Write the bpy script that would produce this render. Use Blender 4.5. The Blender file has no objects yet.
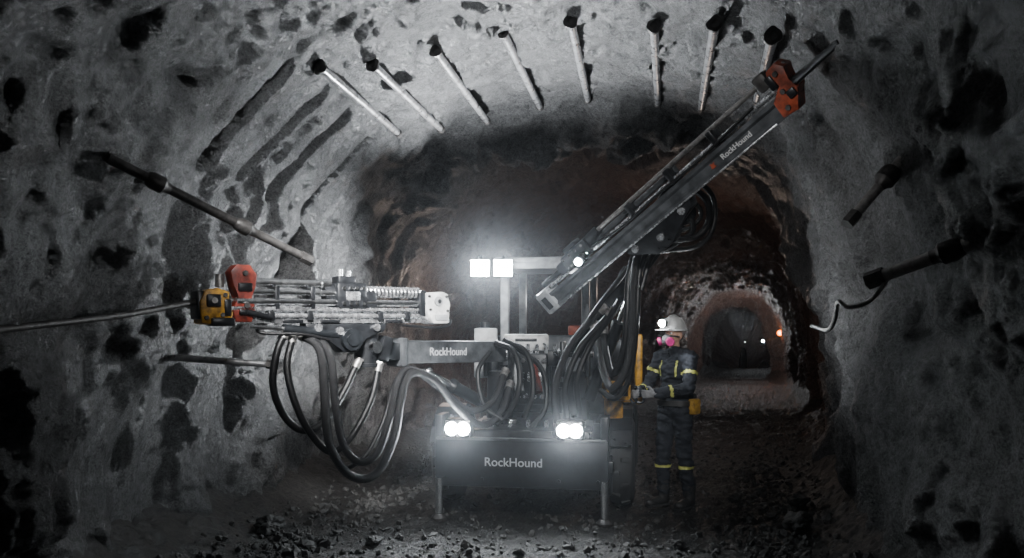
import bpy, bmesh, math, random
import numpy as np
from mathutils import Vector, Matrix, noise
from mathutils.bvhtree import BVHTree
random.seed(4); np.random.seed(4)
SC = bpy.context.scene
C = SC.collection
F, HZ, CZ = 800.0, 335.0, 1.65
V3 = Vector
def P(px, py, Y): return V3(((px-512)/F*Y, Y, CZ+(HZ-py)/F*Y))

# ------------------------------------------------------------ materials
def mat(name, col, rough=.5, metal=0.0, vary=.35, scale=14, bump=.15, emis=None, strength=0, spec=.5):
    m = bpy.data.materials.new(name); m.use_nodes = True
    nt = m.node_tree; b = nt.nodes['Principled BSDF']
    b.inputs['Metallic'].default_value = metal; b.inputs['Specular IOR Level'].default_value = spec
    tc = nt.nodes.new('ShaderNodeTexCoord')
    n = nt.nodes.new('ShaderNodeTexNoise'); n.inputs['Scale'].default_value = scale
    n.inputs['Detail'].default_value = 6; n.inputs['Roughness'].default_value = .65
    nt.links.new(tc.outputs['Object'], n.inputs['Vector'])
    r = nt.nodes.new('ShaderNodeValToRGB')
    r.color_ramp.elements[0].position = .34; r.color_ramp.elements[1].position = .62
    r.color_ramp.elements[0].color = (*[c*(1-vary) for c in col], 1)
    r.color_ramp.elements[1].color = (*[min(1, c*(1+vary*.6)) for c in col], 1)
    nt.links.new(n.outputs['Fac'], r.inputs['Fac']); nt.links.new(r.outputs['Color'], b.inputs['Base Color'])
    mr = nt.nodes.new('ShaderNodeMapRange'); mr.inputs['To Min'].default_value = max(.05, rough-.15); mr.inputs['To Max'].default_value = min(1, rough+.2)
    nt.links.new(n.outputs['Fac'], mr.inputs['Value']); nt.links.new(mr.outputs['Result'], b.inputs['Roughness'])
    if bump:
        bp = nt.nodes.new('ShaderNodeBump'); bp.inputs['Strength'].default_value = bump; bp.inputs['Distance'].default_value = .01
        nt.links.new(n.outputs['Fac'], bp.inputs['Height']); nt.links.new(bp.outputs['Normal'], b.inputs['Normal'])
    if emis:
        b.inputs['Emission Color'].default_value = (*emis, 1); b.inputs['Emission Strength'].default_value = strength
    return m

def rock_mat(name, lo, hi, red_lo, red_hi, rough=.8, fine=.5, dist=.05):
    m = bpy.data.materials.new(name); m.use_nodes = True
    nt = m.node_tree; b = nt.nodes['Principled BSDF']; L = nt.links.new
    geo = nt.nodes.new('ShaderNodeNewGeometry')
    def nz(s, d=8, ro=.6):
        n = nt.nodes.new('ShaderNodeTexNoise'); n.inputs['Scale'].default_value = s
        n.inputs['Detail'].default_value = d; n.inputs['Roughness'].default_value = ro
        L(geo.outputs['Position'], n.inputs['Vector']); return n
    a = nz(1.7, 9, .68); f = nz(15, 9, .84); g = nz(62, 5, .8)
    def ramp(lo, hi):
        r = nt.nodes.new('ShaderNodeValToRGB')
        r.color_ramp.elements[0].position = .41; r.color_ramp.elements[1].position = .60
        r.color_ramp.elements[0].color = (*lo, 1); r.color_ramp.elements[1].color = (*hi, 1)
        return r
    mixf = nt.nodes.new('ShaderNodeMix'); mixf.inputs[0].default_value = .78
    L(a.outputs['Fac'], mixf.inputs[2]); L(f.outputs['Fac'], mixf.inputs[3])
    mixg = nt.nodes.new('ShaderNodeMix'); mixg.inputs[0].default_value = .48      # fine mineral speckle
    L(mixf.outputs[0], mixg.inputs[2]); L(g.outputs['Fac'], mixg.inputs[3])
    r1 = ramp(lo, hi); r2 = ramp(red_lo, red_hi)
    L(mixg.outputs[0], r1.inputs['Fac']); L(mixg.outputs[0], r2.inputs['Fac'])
    sep = nt.nodes.new('ShaderNodeSeparateXYZ'); L(geo.outputs['Position'], sep.inputs[0])
    mr = nt.nodes.new('ShaderNodeMapRange'); mr.inputs['From Min'].default_value = 9.6; mr.inputs['From Max'].default_value = 13.5
    L(sep.outputs['Y'], mr.inputs['Value'])
    mx = nt.nodes.new('ShaderNodeMix'); mx.data_type = 'RGBA'
    L(mr.outputs['Result'], mx.inputs[0]); L(r1.outputs['Color'], mx.inputs[6]); L(r2.outputs['Color'], mx.inputs[7])
    L(mx.outputs[2], b.inputs['Base Color'])
    b.inputs['Roughness'].default_value = rough
    add = nt.nodes.new('ShaderNodeMath'); add.operation = 'MULTIPLY_ADD'; add.inputs[1].default_value = .35
    L(g.outputs['Fac'], add.inputs[0]); L(f.outputs['Fac'], add.inputs[2])
    bp = nt.nodes.new('ShaderNodeBump'); bp.inputs['Strength'].default_value = fine; bp.inputs['Distance'].default_value = dist
    L(add.outputs[0], bp.inputs['Height']); L(bp.outputs['Normal'], b.inputs['Normal'])
    return m

M = dict(
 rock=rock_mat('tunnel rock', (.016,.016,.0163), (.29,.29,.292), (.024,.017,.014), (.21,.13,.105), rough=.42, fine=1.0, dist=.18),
 mud=rock_mat('mud floor', (.008,.0077,.0073), (.085,.083,.080), (.010,.0075,.006), (.060,.042,.034), rough=.48, fine=1.0, dist=.10),
 stone=mat('loose stone', (.050,.049,.047), .75, 0, .6, 12, .5),
 black=mat('black steel', (.015,.016,.018), .30, .4, .4),
 dark=mat('dark grey paint', (.011,.0125,.0145), .34, .2, .45),
 grey=mat('grey paint', (.065,.069,.074), .32, .2, .5, 9),
 light=mat('light grey paint', (.34,.35,.36), .4, .0, .4, 9),
 alu=mat('aluminium', (.74,.75,.77), .24, .9, .5, 24),
 chrome=mat('chrome', (.93,.94,.95), .16, 1, .1, 30, .03),
 rubber=mat('hose rubber', (.005,.005,.0055), .38, 0, .3, 60, .3, spec=.4),
 braid=mat('braided hose', (.010,.010,.011), .44, 0, .9, 170, .9, spec=.4),
 tyre=mat('tyre rubber', (.022,.022,.022), .7, 0, .3, 30, .3),
 yellow=mat('yellow paint', (.36,.18,.013), .42, 0, .8, 16),
 red=mat('red paint', (.15,.018,.009), .45, 0, .75, 16),
 orange=mat('orange paint', (.21,.035,.012), .45, 0, .7, 16),
 white=mat('white paint', (.62,.62,.61), .32, 0, .4, 12),
 hat=mat('hard hat shell', (.46,.46,.45), .35, 0, .2),
 letter=mat('lettering white', (.40,.41,.43), .5, 0, .05, 10, 0),
 letter2=mat('pale lettering', (.52,.52,.52), .5, 0, .05, 10, 0),
 galv=mat('galvanised tube', (.32,.32,.325), .28, .8, .45, 14, .15),
 rust=mat('dark bolt steel', (.060,.057,.055), .45, .55, .5, 20, .4),
 rod=mat('worn drill steel', (.30,.29,.28), .36, .75, .4, 30, .2),
 navy=mat('navy cloth', (.009,.0115,.0175), .8, 0, .35, 40, .3),
 hivis=mat('yellow hi-vis tape', (.46,.47,.12), .5, 0, .25, 30, .05),
 silver=mat('silver tape', (.40,.41,.41), .4, .2, .1, 30, .05),
 pouch=mat('dull yellow cloth', (.32,.18,.02), .7, 0, .4, 30, .2),
 skin=mat('skin', (.52,.30,.21), .55, 0, .12, 20, .05),
 pink=mat('magenta filter', (.44,.025,.16), .5, 0, .2),
 glove=mat('grey glove', (.17,.17,.175), .7, 0, .3, 50, .3),
 boot=mat('black boot', (.022,.0215,.021), .5, 0, .3),
 eyew=mat('eye white', (.7,.7,.68), .3, 0, .02, 10, 0),
 lamp=mat('lamp lens white', (.9,.95,1), .2, 0, .02, 10, 0, (.86,.94,1.0), 260),
 lampw=mat('small lamp lens', (.9,.95,1), .2, 0, .02, 10, 0, (.9,.95,1.0), 150),
 lampd=mat('dim lamp lens', (.9,.95,1), .2, 0, .02, 10, 0, (.9,.95,1.0), 2),
 lampo=mat('orange lamp lens', (1,.45,.08), .3, 0, .02, 10, 0, (1.0,.20,.015), 4.5),
)

# ------------------------------------------------------------ mesh helpers
BASE = {}
def tag(o, label=None, cat=None, group=None, kind=None):
    if label: o['label'] = label
    if cat: o['category'] = cat
    if group: o['group'] = group
    if kind: o['kind'] = kind
    return o
def thing(name, label, cat, loc, group=None):
    o = bpy.data.objects.new(name, None); C.objects.link(o); o.location = loc
    o.empty_display_size = .2
    BASE[o.name] = V3(loc); return tag(o, label, cat, group)

def track(d): return d.to_track_quat('Z', 'Y').to_matrix().to_4x4()
def frame4(o, u, v, w):
    m = Matrix((u, v, w)).transposed().to_4x4(); m.translation = o; return m

class MB:
    def __init__(self, M4=None): self.bm = bmesh.new(); self.M = M4 or Matrix.Identity(4)
    def box(self, c, s, rot=None, bev=.01):
        m = self.M @ Matrix.Translation(c) @ (rot.to_4x4() if rot else Matrix.Identity(4)) @ Matrix.Diagonal((*s, 1))
        r = bmesh.ops.create_cube(self.bm, size=1, matrix=m)
        if bev:
            es = list({e for v in r['verts'] for e in v.link_edges})
            bmesh.ops.bevel(self.bm, geom=es, offset=min(bev, min(s)*.4), segments=2, affect='EDGES', profile=.5)
        return self
    def bar(self, p0, p1, w, h, up=V3((0,0,1)), bev=.01, w1=None, h1=None):
        p0, p1 = V3(p0), V3(p1); d = (p1-p0); u = d.normalized(); s = u.cross(V3(up)).normalized(); n = s.cross(u)
        w1 = w if w1 is None else w1; h1 = h if h1 is None else h1
        vs = []
        for p, ww, hh in ((p0, w, h), (p1, w1, h1)):
            for a, b in ((-1,-1),(1,-1),(1,1),(-1,1)): vs.append(self.bm.verts.new(self.M @ (p+s*a*ww/2+n*b*hh/2)))
        fs = [self.bm.faces.new([vs[i] for i in q]) for q in ((3,2,1,0),(4,5,6,7),(0,1,5,4),(1,2,6,5),(2,3,7,6),(3,0,4,7))]
        if bev:
            es = list({e for f in fs for e in f.edges})
            bmesh.ops.bevel(self.bm, geom=es, offset=bev, segments=2, affect='EDGES', profile=.5)
        return self
    def cyl(self, p0, p1, r0, r1=None, seg=20, bev=0):
        p0, p1 = V3(p0), V3(p1); d = p1-p0
        m = self.M @ Matrix.Translation((p0+p1)/2) @ track(d)
        bmesh.ops.create_cone(self.bm, cap_ends=True, segments=seg, radius1=r0, radius2=r0 if r1 is None else r1, depth=d.length, matrix=m)
        return self
    def ball(self, c, r, rot=None, seg=16):
        if not hasattr(r, '__len__'): r = (r, r, r)
        m = self.M @ Matrix.Translation(c) @ (rot.to_4x4() if rot else Matrix.Identity(4)) @ Matrix.Diagonal((*r, 1))
        bmesh.ops.create_uvsphere(self.bm, u_segments=seg, v_segments=max(8, seg*2//3), radius=1, matrix=m); return self
    def cap(self, p0, p1, r0, r1=None):
        r1 = r0 if r1 is None else r1
        self.ball(p0, r0, seg=14); self.ball(p1, r1, seg=14); self.cyl(p0, p1, r0, r1, 14); return self
    def tube(self, pts, r, seg=10):
        pts = [self.M @ V3(p) for p in pts]; n = len(pts)
        t0 = (pts[1]-pts[0]).normalized(); nrm = t0.orthogonal().normalized(); rings = []
        for i, p in enumerate(pts):
            t = (pts[min(i+1, n-1)]-pts[max(i-1, 0)]).normalized()
            nrm = (nrm - t*nrm.dot(t)).normalized(); b = t.cross(nrm)
            rr = r[i] if hasattr(r, '__len__') else r
            rings.append([self.bm.verts.new(p+(nrm*math.cos(2*math.pi*k/seg)+b*math.sin(2*math.pi*k/seg))*rr) for k in range(seg)])
        for a, b in zip(rings, rings[1:]):
            for k in range(seg): self.bm.faces.new((a[k], a[(k+1)%seg], b[(k+1)%seg], b[k]))
        self.bm.faces.new(rings[0][::-1]); self.bm.faces.new(rings[-1]); return self
    def lathe(self, o, axis, prof, seg=28, sq=(1,1)):
        m = self.M @ Matrix.Translation(o) @ track(V3(axis)); rings = []
        for r, a in prof:
            if r < 1e-5: rings.append([self.bm.verts.new(m @ V3((0,0,a)))])
            else: rings.append([self.bm.verts.new(m @ V3((r*sq[0]*math.cos(2*math.pi*k/seg), r*sq[1]*math.sin(2*math.pi*k/seg), a))) for k in range(seg)])
        for a, b in zip(rings, rings[1:]):
            for k in range(seg):
                q = [a[k%len(a)], a[(k+1)%len(a)], b[(k+1)%len(b)], b[k%len(b)]]; q2 = []
                for v in q:
                    if v not in q2: q2.append(v)
                if len(q2) > 2: self.bm.faces.new(q2)
        return self
    def prism(self, poly, d0, d1, bev=.008):
        a = [self.bm.verts.new(self.M @ V3((x, y, d0))) for x, y in poly]; b = [self.bm.verts.new(self.M @ V3((x, y, d1))) for x, y in poly]
        n = len(poly); fs = [self.bm.faces.new(a[::-1]), self.bm.faces.new(b)]
        for i in range(n): fs.append(self.bm.faces.new((a[i], a[(i+1)%n], b[(i+1)%n], b[i])))
        if bev:
            es = list({e for f in fs for e in f.edges})
            bmesh.ops.bevel(self.bm, geom=es, offset=bev, segments=2, affect='EDGES', profile=.5)
        return self
    def build(self, name, m, parent=None, base=None, sharp=35, label=None):
        b = BASE[parent.name] if parent else V3(base or (0,0,0))
        bm = self.bm; bmesh.ops.recalc_face_normals(bm, faces=bm.faces)
        bmesh.ops.translate(bm, verts=bm.verts, vec=-b)
        me = bpy.data.meshes.new(name); bm.to_mesh(me); bm.free()
        me.materials.append(M[m] if isinstance(m, str) else m)
        me.shade_smooth(); me.set_sharp_from_angle(angle=math.radians(sharp))
        o = bpy.data.objects.new(name, me); C.objects.link(o)
        if parent: o.parent = parent
        else: o.location = b
        BASE[o.name] = b
        if label: o['label'] = label
        return o

def evaluate(o, mods):
    for t, kw in mods:
        md = o.modifiers.new(t, t)
        for k, v in kw.items(): setattr(md, k, v)
    dg = bpy.context.evaluated_depsgraph_get(); dg.update()
    me = bpy.data.meshes.new_from_object(o.evaluated_get(dg)); o.modifiers.clear(); o.data = me
    me.shade_smooth(); return o
def remesh(o, vox, it=6):
    mt = o.data.materials[0]
    evaluate(o, [('REMESH', dict(mode='VOXEL', voxel_size=vox)), ('SMOOTH', dict(factor=.5, iterations=it))])
    if not o.data.materials: o.data.materials.append(mt)
    return o

def spline(pts, k=7):
    pts = [V3(p) for p in pts]; q = [pts[0]*2-pts[1]]+pts+[pts[-1]*2-pts[-2]]; out = []
    for i in range(1, len(q)-2):
        for j in range(k):
            t = j/k; a, b, c, d = q[i-1:i+3]
            out.append(.5*((2*b)+(c-a)*t+(2*a-5*b+4*c-d)*t*t+(3*b-a-3*c+d)*t**3))
    out.append(pts[-1]); return out
def hose(pp, r, parent, m='rubber', name='hydraulic_hose'):
    return MB().tube(spline([P(*p) for p in pp]), r, 10).build(name, m, parent, sharp=60)

def text(s, size, M4, parent, name='lettering', m='letter'):
    cu = bpy.data.curves.new('t', 'FONT'); cu.body = s; cu.size = size; cu.extrude = .0015; cu.align_x = 'CENTER'; cu.align_y = 'CENTER'; cu.offset = size*.008
    o = bpy.data.objects.new('t', cu); C.objects.link(o)
    dg = bpy.context.evaluated_depsgraph_get(); dg.update()
    me = bpy.data.meshes.new_from_object(o.evaluated_get(dg)); bpy.data.objects.remove(o); bpy.data.curves.remove(cu)
    b = BASE[parent.name]; me.transform(Matrix.Translation(-b) @ M4)
    me.name = name; me.materials.clear(); me.materials.append(M[m])
    o = bpy.data.objects.new(name, me); C.objects.link(o); o.parent = parent; BASE[o.name] = b
    return o

def fast_mesh(name, verts, quads, m, smooth=True):
    me = bpy.data.meshes.new(name); nv, nq = len(verts), len(quads)
    me.vertices.add(nv); me.vertices.foreach_set('co', np.asarray(verts, dtype=np.float32).ravel())
    k = quads.shape[1]
    me.loops.add(nq*k); me.loops.foreach_set('vertex_index', quads.astype(np.int32).ravel())
    me.polygons.add(nq); me.polygons.foreach_set('loop_start', np.arange(0, nq*k, k, dtype=np.int32))
    me.polygons.foreach_set('use_smooth', np.full(nq, smooth))
    me.update(calc_edges=True); me.validate(); me.materials.append(M[m])
    o = bpy.data.objects.new(name, me); C.objects.link(o); return o

# ------------------------------------------------------------ tunnel shell
ST = np.array([ # Y, centre, half width left, half width right, roof height
 (-2.0,-.7,2.9,2.7,4.3),(3.0,-.15,2.85,2.6,4.3),(6.0,.25,2.9,2.5,4.25),(7.5,.56,2.9,2.65,4.28),(8.9,.86,2.9,2.8,4.30),(9.4,.96,2.86,2.82,4.10),(9.8,1.08,2.94,2.86,4.08),
 (10.4,1.24,3.06,3.0,4.2),(11.5,1.6,3.2,3.2,4.35),(13.5,2.4,3.3,3.1,4.25),(15.6,3.3,3.3,2.8,4.15),(16.05,3.9,3.0,2.45,4.10),(16.35,4.3,2.15,1.78,3.80),
 (17.2,4.6,2.15,1.90,3.80),(18,4.8,2.3,2.02,3.85),(21,5.75,2.2,1.95,3.6),(25,7.0,2.0,1.85,3.35),(29.3,8.3,1.8,1.75,3.1),(30.3,8.42,1.42,1.40,2.72),(32,9.0,1.7,1.6,2.8),(40,11.6,1.6,1.6,2.8),(40.5,11.7,.2,.2,1.0)])
Ys = np.concatenate([np.arange(-2,3.4,.1), np.arange(3.4,10.8,.021), np.arange(10.8,18,.04), np.arange(18,40.51,.09)])
NA = 540; SE = 2.8
th = np.linspace(0, math.pi, 4000)
def prof(wl, wr, H):
    c = np.cos(th); x = -np.sign(c)*np.abs(c)**(2/SE); x = np.where(x < 0, x*wl, x*wr)
    z = -.4+(H+.4)*np.abs(np.sin(th))**(2/SE)
    s = np.concatenate([[0], np.cumsum(np.hypot(np.diff(x), np.diff(z)))]); t = np.linspace(0, s[-1], NA)
    return np.interp(t, s, x), np.interp(t, s, z)
NS = len(Ys); G = np.zeros((NS, NA, 3))
cs = np.interp(Ys, ST[:,0], ST[:,1]); wls = np.interp(Ys, ST[:,0], ST[:,2]); wrs = np.interp(Ys, ST[:,0], ST[:,3]); Hs = np.interp(Ys, ST[:,0], ST[:,4])
for i, y in enumerate(Ys):
    x, z = prof(wls[i], wrs[i], Hs[i]); G[i,:,0] = cs[i]+x; G[i,:,1] = y; G[i,:,2] = z
def normals(G):
    ds = np.gradient(G, axis=0); dt = np.gradient(G, axis=1); n = np.cross(ds, dt)
    n /= np.linalg.norm(n, axis=2)[:,:,None]+1e-9
    cen = np.stack([cs, Ys, np.full(NS, 1.6)], 1)[:,None,:]
    sg = np.sign(np.sum(n*(G-cen), axis=2)); sg[sg == 0] = 1
    return n*np.sign(np.sum(sg, axis=1))[:,None,None]
N0 = normals(G)
fl = G.reshape(-1, 3); disp = np.zeros(len(fl))
O1, O2, O3 = V3((7,3,1)), V3((2,9,4)), V3((31,17,5))
def sm(a, b, t): t = max(0, min(1, (t-a)/(b-a))); return t*t*(3-2*t)
def facet(p, off, tilt, edge):
    # broken blocks: every cell is a plane with its own tilt and height; neighbouring planes are blended over a narrow edge
    d, pts = noise.voronoi(p)
    s = pts[0]; h = noise.noise_vector(s*9.7+O3).dot(p-s)*tilt+noise.noise(s*13.1+O1)*off
    e = d[1]-d[0]
    if e < edge:
        s = pts[1]; h2 = noise.noise_vector(s*9.7+O3).dot(p-s)*tilt+noise.noise(s*13.1+O1)*off
        t = .5+.5*sm(0, edge, e); h = h*t+h2*(1-t)
    return h
for k in range(len(fl)):
    x, y, z = fl[k]; p = V3((x, y, z*.75))
    far = y > 18
    big = noise.fractal(p*.75, 1.0, 2.0, 2)*.18
    w = noise.noise_vector(p*1.6)*.25; w2_ = noise.noise_vector(p*5)*.06
    q = V3((x*1.1, y*1.1, z*.55))+w*.8
    h1 = facet((q+w2_)*1.5, .10, .34, .16)
    up = sm(2.3, 3.4, z)
    if far: h2 = 0; fold = 0; crag = 0; fine = noise.fractal(p*1.7, .5, 2.1, 5)*.14
    else:
        h2 = facet((V3((x, y, z*.65))+w*.4+w2_*.7)*4.4, .034, .14, .14)
        crag = (noise.ridged_multi_fractal(V3((x, y, z*.6))*2.5+w*.6+O1, .8, 2.2, 6, 1.0, 2.0)-1.0)*.060      # sharp broken ridges
        fine = noise.fractal(V3((x, y, z*.8))*6+O2, .5, 2.2, 5)*.016
        fold = (noise.ridged_multi_fractal(V3((x*1.5, y*1.5, z*.40))+w*.7+O2, .9, 2.1, 4, 1.0, 2.0)-1.0)*.10*(1-up)   # steep folds down the walls
    side = 1.0+(.50-1.0)*up
    if y > 9.2: side = max(side, .95)
    lip = math.exp(-((y-9.6)/.6)**2)
    d = side*(big+h1)-fold-crag*(1-.25*up)+h2+fine+lip*(.38*noise.noise(p*.9+O2)+.20*noise.noise(p*2.3+O1)+h1*.3)
    if d > .04: d = .04+.45*(d-.04)          # keep hollows shallow, ridges stand proud
    disp[k] = d
disp = disp.reshape(NS, NA)
disp *= np.interp(Ys, [16, 18, 40], [1, .85, .6])[:,None]
G = np.ascontiguousarray(G+N0*disp[:,:,None])
idx = np.arange(NS*NA).reshape(NS, NA)
quads = np.stack([idx[:-1,:-1], idx[:-1,1:], idx[1:,1:], idx[1:,:-1]], -1).reshape(-1, 4)
bvh = BVHTree.FromPolygons([V3(v) for v in G.reshape(-1, 3)], quads.tolist())
CAM = V3((0,0,CZ))
def ray(px, py, off=0.0):
    d = (P(px, py, 1)-CAM).normalized(); h = bvh.ray_cast(CAM, d)
    return h[0]-d*off if h[0] else P(px, py, 8)
# long slots left by drill holes on the left shoulder: carved into the rock
flat = G.reshape(-1, 3)
for a, b in (((287,70),(204,160)),((325,93),(244,172)),((347,115),(270,193)),((372,135),(304,208))):
    T = np.linspace(0, 1, 60)
    pts = [ray(a[0]+(b[0]-a[0])*t, a[1]+(b[1]-a[1])*t) for t in T]
    dep = np.array([(p-CAM).length for p in pts]); dep = np.polyval(np.polyfit(T, dep, 1), T)
    line = np.array([CAM+(p-CAM).normalized()*d for p, d in zip(pts, dep)])
    mid = V3(line[30]); cen = V3((float(np.interp(mid.y, ST[:,0], ST[:,1])), mid.y, 1.6))
    n = np.array((mid-cen).normalized())
    lo, hi = line.min(0)-.6, line.max(0)+.6
    ii = np.nonzero(np.all((flat > lo) & (flat < hi), axis=1))[0]
    o = flat[ii][:,None,:]-line[None,:,:]; hh = o @ n; lat = o-hh[:,:,None]*n; dl = np.linalg.norm(lat, axis=2)
    j = dl.argmin(1); dm = dl[np.arange(len(ii)), j]; hm = hh[np.arange(len(ii)), j]
    # first level the ground on both sides so the slot edges run straight, then cut
    r0 = .20; k = np.clip((r0-dm)/.10, 0, 1); flat[ii] += ((0-hm)*k*.75)[:,None]*n; hm = hm*(1-k*.75)
    r = .082; tgt = .28*np.clip(1-(dm/r)**2, 0, 1)**.4; ok = (dm < r) & (hm < tgt)
    flat[ii[ok]] += (tgt[ok]-hm[ok])[:,None]*n
def sub(name, j0, j1):
    v = G[:, j0:j1+1].reshape(-1, 3); w = j1-j0+1; ix = np.arange(NS*w).reshape(NS, w)
    q = np.stack([ix[:-1,:-1], ix[1:,:-1], ix[1:,1:], ix[:-1,1:]], -1).reshape(-1, 4)
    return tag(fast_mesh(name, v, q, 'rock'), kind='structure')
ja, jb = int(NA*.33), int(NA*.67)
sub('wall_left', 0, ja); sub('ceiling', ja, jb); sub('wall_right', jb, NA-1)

# ------------------------------------------------------------ floor
def floorz(x, y):
    c = np.interp(y, ST[:,0], ST[:,1]); wl = np.interp(y, ST[:,0], ST[:,2]); wr = np.interp(y, ST[:,0], ST[:,3])
    e = (c-x)/wl if x < c else (x-c)/wr
    e = max(0, min(1.1, (e-.68)/.32)); p = V3((x, y, 0))
    return noise.fractal(p*1.1, 1, 2, 3)*.035+noise.fractal(p*6, .35, 2, 5)*.034+.30*e*e-.025
FY = np.concatenate([np.arange(-2,5,.15), np.arange(5,12,.03), np.arange(12,18,.08), np.arange(18,40.5,.25)]); NX = 210
FG = np.zeros((len(FY), NX, 3))
for i, y in enumerate(FY):
    c, wl, wr = (np.interp(y, ST[:,0], ST[:,k]) for k in (1,2,3)); xs = np.linspace(c-wl-.25, c+wr+.25, NX)
    for j, x in enumerate(xs): FG[i,j] = (x, y, floorz(x, y))
ix = np.arange(len(FY)*NX).reshape(len(FY), NX)
tag(fast_mesh('floor', FG.reshape(-1,3), np.stack([ix[:-1,:-1], ix[:-1,1:], ix[1:,1:], ix[1:,:-1]], -1).reshape(-1,4), 'mud'), kind='structure')

# rubble: uncountable small stones as one object
bm = bmesh.new(); bmesh.ops.create_icosphere(bm, subdivisions=1, radius=1); ico = np.array([v.co[:] for v in bm.verts]); itri = np.array([[v.index for v in f.verts] for f in bm.faces]); bm.free()
vs, ts = [], []; n = 0
for k in range(14000):
    y = 5.3+11*random.random()**1.9; c, wl, wr = (np.interp(y, ST[:,0], ST[:,q]) for q in (1,2,3))
    edge = random.random() < .30
    u = random.uniform(-1, 1)
    if edge: u = math.copysign(.66+.22*random.random(), u)
    x = c+(u*wl if u < 0 else u*wr)*.90
    s = .006+(.052 if edge else .036)*random.random()**4.0
    A = np.linalg.qr(np.random.randn(3,3))[0]
    v = (ico*(1+.22*np.random.randn(len(ico),1)))*np.array([1,.85,.7])*s @ A + np.array([x, y, floorz(x, y)])
    vs.append(v); ts.append(itri+n); n += len(ico)
tag(fast_mesh('rubble', np.concatenate(vs), np.concatenate(ts), 'stone', False), 'small broken stones strewn over the muddy tunnel floor', 'rubble', kind='stuff')
RK = [(-2.0,6.6,.13,'angular grey rock at the foot of the left wall nearest the camera'),(-1.75,7.3,.10,'grey rock below the looped hoses by the left wall'),(-1.35,7.7,.08,'small grey rock on the floor left of the machine front'),
      (2.35,6.55,.13,'angular grey rock at the foot of the right wall nearest the camera'),(2.65,7.4,.11,'grey rock by the right wall behind the nearest one'),(2.2,7.9,.08,'small grey rock on the floor right of the standing worker'),(-1.1,6.35,.07,'small dark rock on the floor in front of the left jack'),(1.3,6.3,.06,'small dark rock on the floor in front of the right jack')]
for x, y, s, lb in RK:
    bm = bmesh.new(); bmesh.ops.create_icosphere(bm, subdivisions=4, radius=s)
    o3 = V3((x*9, y*7, 0))
    for v in bm.verts:
        q = v.co/s; vd = noise.voronoi(q*1.1+o3)[0]; v.co *= .8+.35*noise.fractal(q*1.2+o3, 1, 2, 4)+.25*(vd[1]-vd[0]); v.co.z *= .72
    zmin = min(v.co.z for v in bm.verts)
    for v in bm.verts: v.co.z -= zmin
    me = bpy.data.meshes.new('rock'); bm.to_mesh(me); bm.free(); me.materials.append(M['stone'])
    o = bpy.data.objects.new('rock', me); C.objects.link(o); o.location = (x, y, floorz(x, y)-.02); o.rotation_euler = (0,0,x*3)
    tag(o, lb, 'rock')

# ------------------------------------------------------------ bolts along the roof
TB = [((320,67),(398,133)),((373,65),(441,129)),((436,52),(487,121)),((503,32),(540,107)),((571,22),(588,100)),((654,26),(658,104)),((715,24),(701,108)),((773,36),(757,100))]
WORD = ['leftmost','second from the left','third from the left','fourth from the left','fifth from the left','third from the right','second from the right','rightmost']
for i, (a, b) in enumerate(TB):
    A, B = ray(*a), ray(*b); ex = 0
    for k in range(13):
        t = k/12; pt = A.lerp(B, t); d = (pt-CAM); h = bvh.ray_cast(CAM, d.normalized())
        if h[0]: ex = max(ex, d.length-h[3])
    A -= (A-CAM).normalized()*(ex*.7+.01); B -= (B-CAM).normalized()*(ex*.7+.01)
    t = thing('bolt_tube', 'grey steel bolt tube along the tunnel roof, %s of eight' % WORD[i], 'rock bolt', A, 'bolt tubes along the roof')
    u = (B-A).normalized(); r = .036
    MB().cyl(A, B, r, r*.95, 20).build('tube', 'galv', t)
    cb = MB().lathe(A, u, [(0,-.012),(.024,-.016),(.028,-.020),(.056,-.016),(.060,.0),(.048,.010),(.037,.02)], 18)
    for vv in cb.bm.verts: vv.co += (vv.co-A)*noise.noise(vv.co*22)*.35
    cb.build('collar', 'rust', t, label='dark rough collar')
    MB().lathe(B, u, [(.036,-.04),(.043,-.035),(.043,.012),(.03,.022),(0,.022)], 18).build('end_cap', 'rust', t)

# bolts standing out of the left and right walls
def wall_bolt(name, label, A, B, r, m, plates, group=None):
    t = thing(name, label, 'rock bolt', A, group); u = (B-A).normalized()
    MB().cyl(A-u*.12, B, r, r*.9, 16).build('shaft', m, t)
    for f, pr in plates:
        c = A.lerp(B, f)
        MB().lathe(c, u, [(r,-.07),(pr*.8,-.06),(pr,-.03),(pr,.03),(pr*.7,.05),(r,.08)], 16).build('plate', 'rust', t)
    MB().cyl(B-u*.07, B+u*.02, r*1.25, r*1.25, 6).build('nut', 'rust', t)
    return t
A = ray(128,168,.05); wall_bolt('coupled_bolt', 'long dark coupled bolt jutting from the left wall above the left drill', A, P(309,260,A.y+.9), .031, 'rust', ((.14,.052),(.60,.048)))
A = ray(183,358,.12); wall_bolt('wall_rod', 'short bare steel rod jutting from the left wall under the left drill', A, P(276,365,A.y+.05), .027, 'galv', ())
A = ray(893,170,.06); wall_bolt('wall_bolt', 'short dark pipe stub pointing down from the right wall', A, P(849,222,A.y-.05), .032, 'rod', ((.14,.062),))
A = ray(958,248,.03); wall_bolt('wall_bolt', 'thick dark bolt jutting from the right wall, with a cable tied to its end', A, P(871,280,A.y+.3), .036, 'rod', ((.10,.055),))
Yc = A.y+.28
MB().tube(spline([P(890,274,Yc-.02), P(880,290,Yc-.04), P(866,303,Yc), P(848,307,Yc+.05), P(838,302,Yc+.1), P(835,318,Yc+.2), P(828,330,Yc+.3), P(812,326,Yc+.5)]), .012, 8).build('cable', 'rod', base=P(890,274,Yc))
tag(bpy.data.objects['cable'], 'thin grey cable drooping from the thick bolt on the right wall', 'cable')

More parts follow.
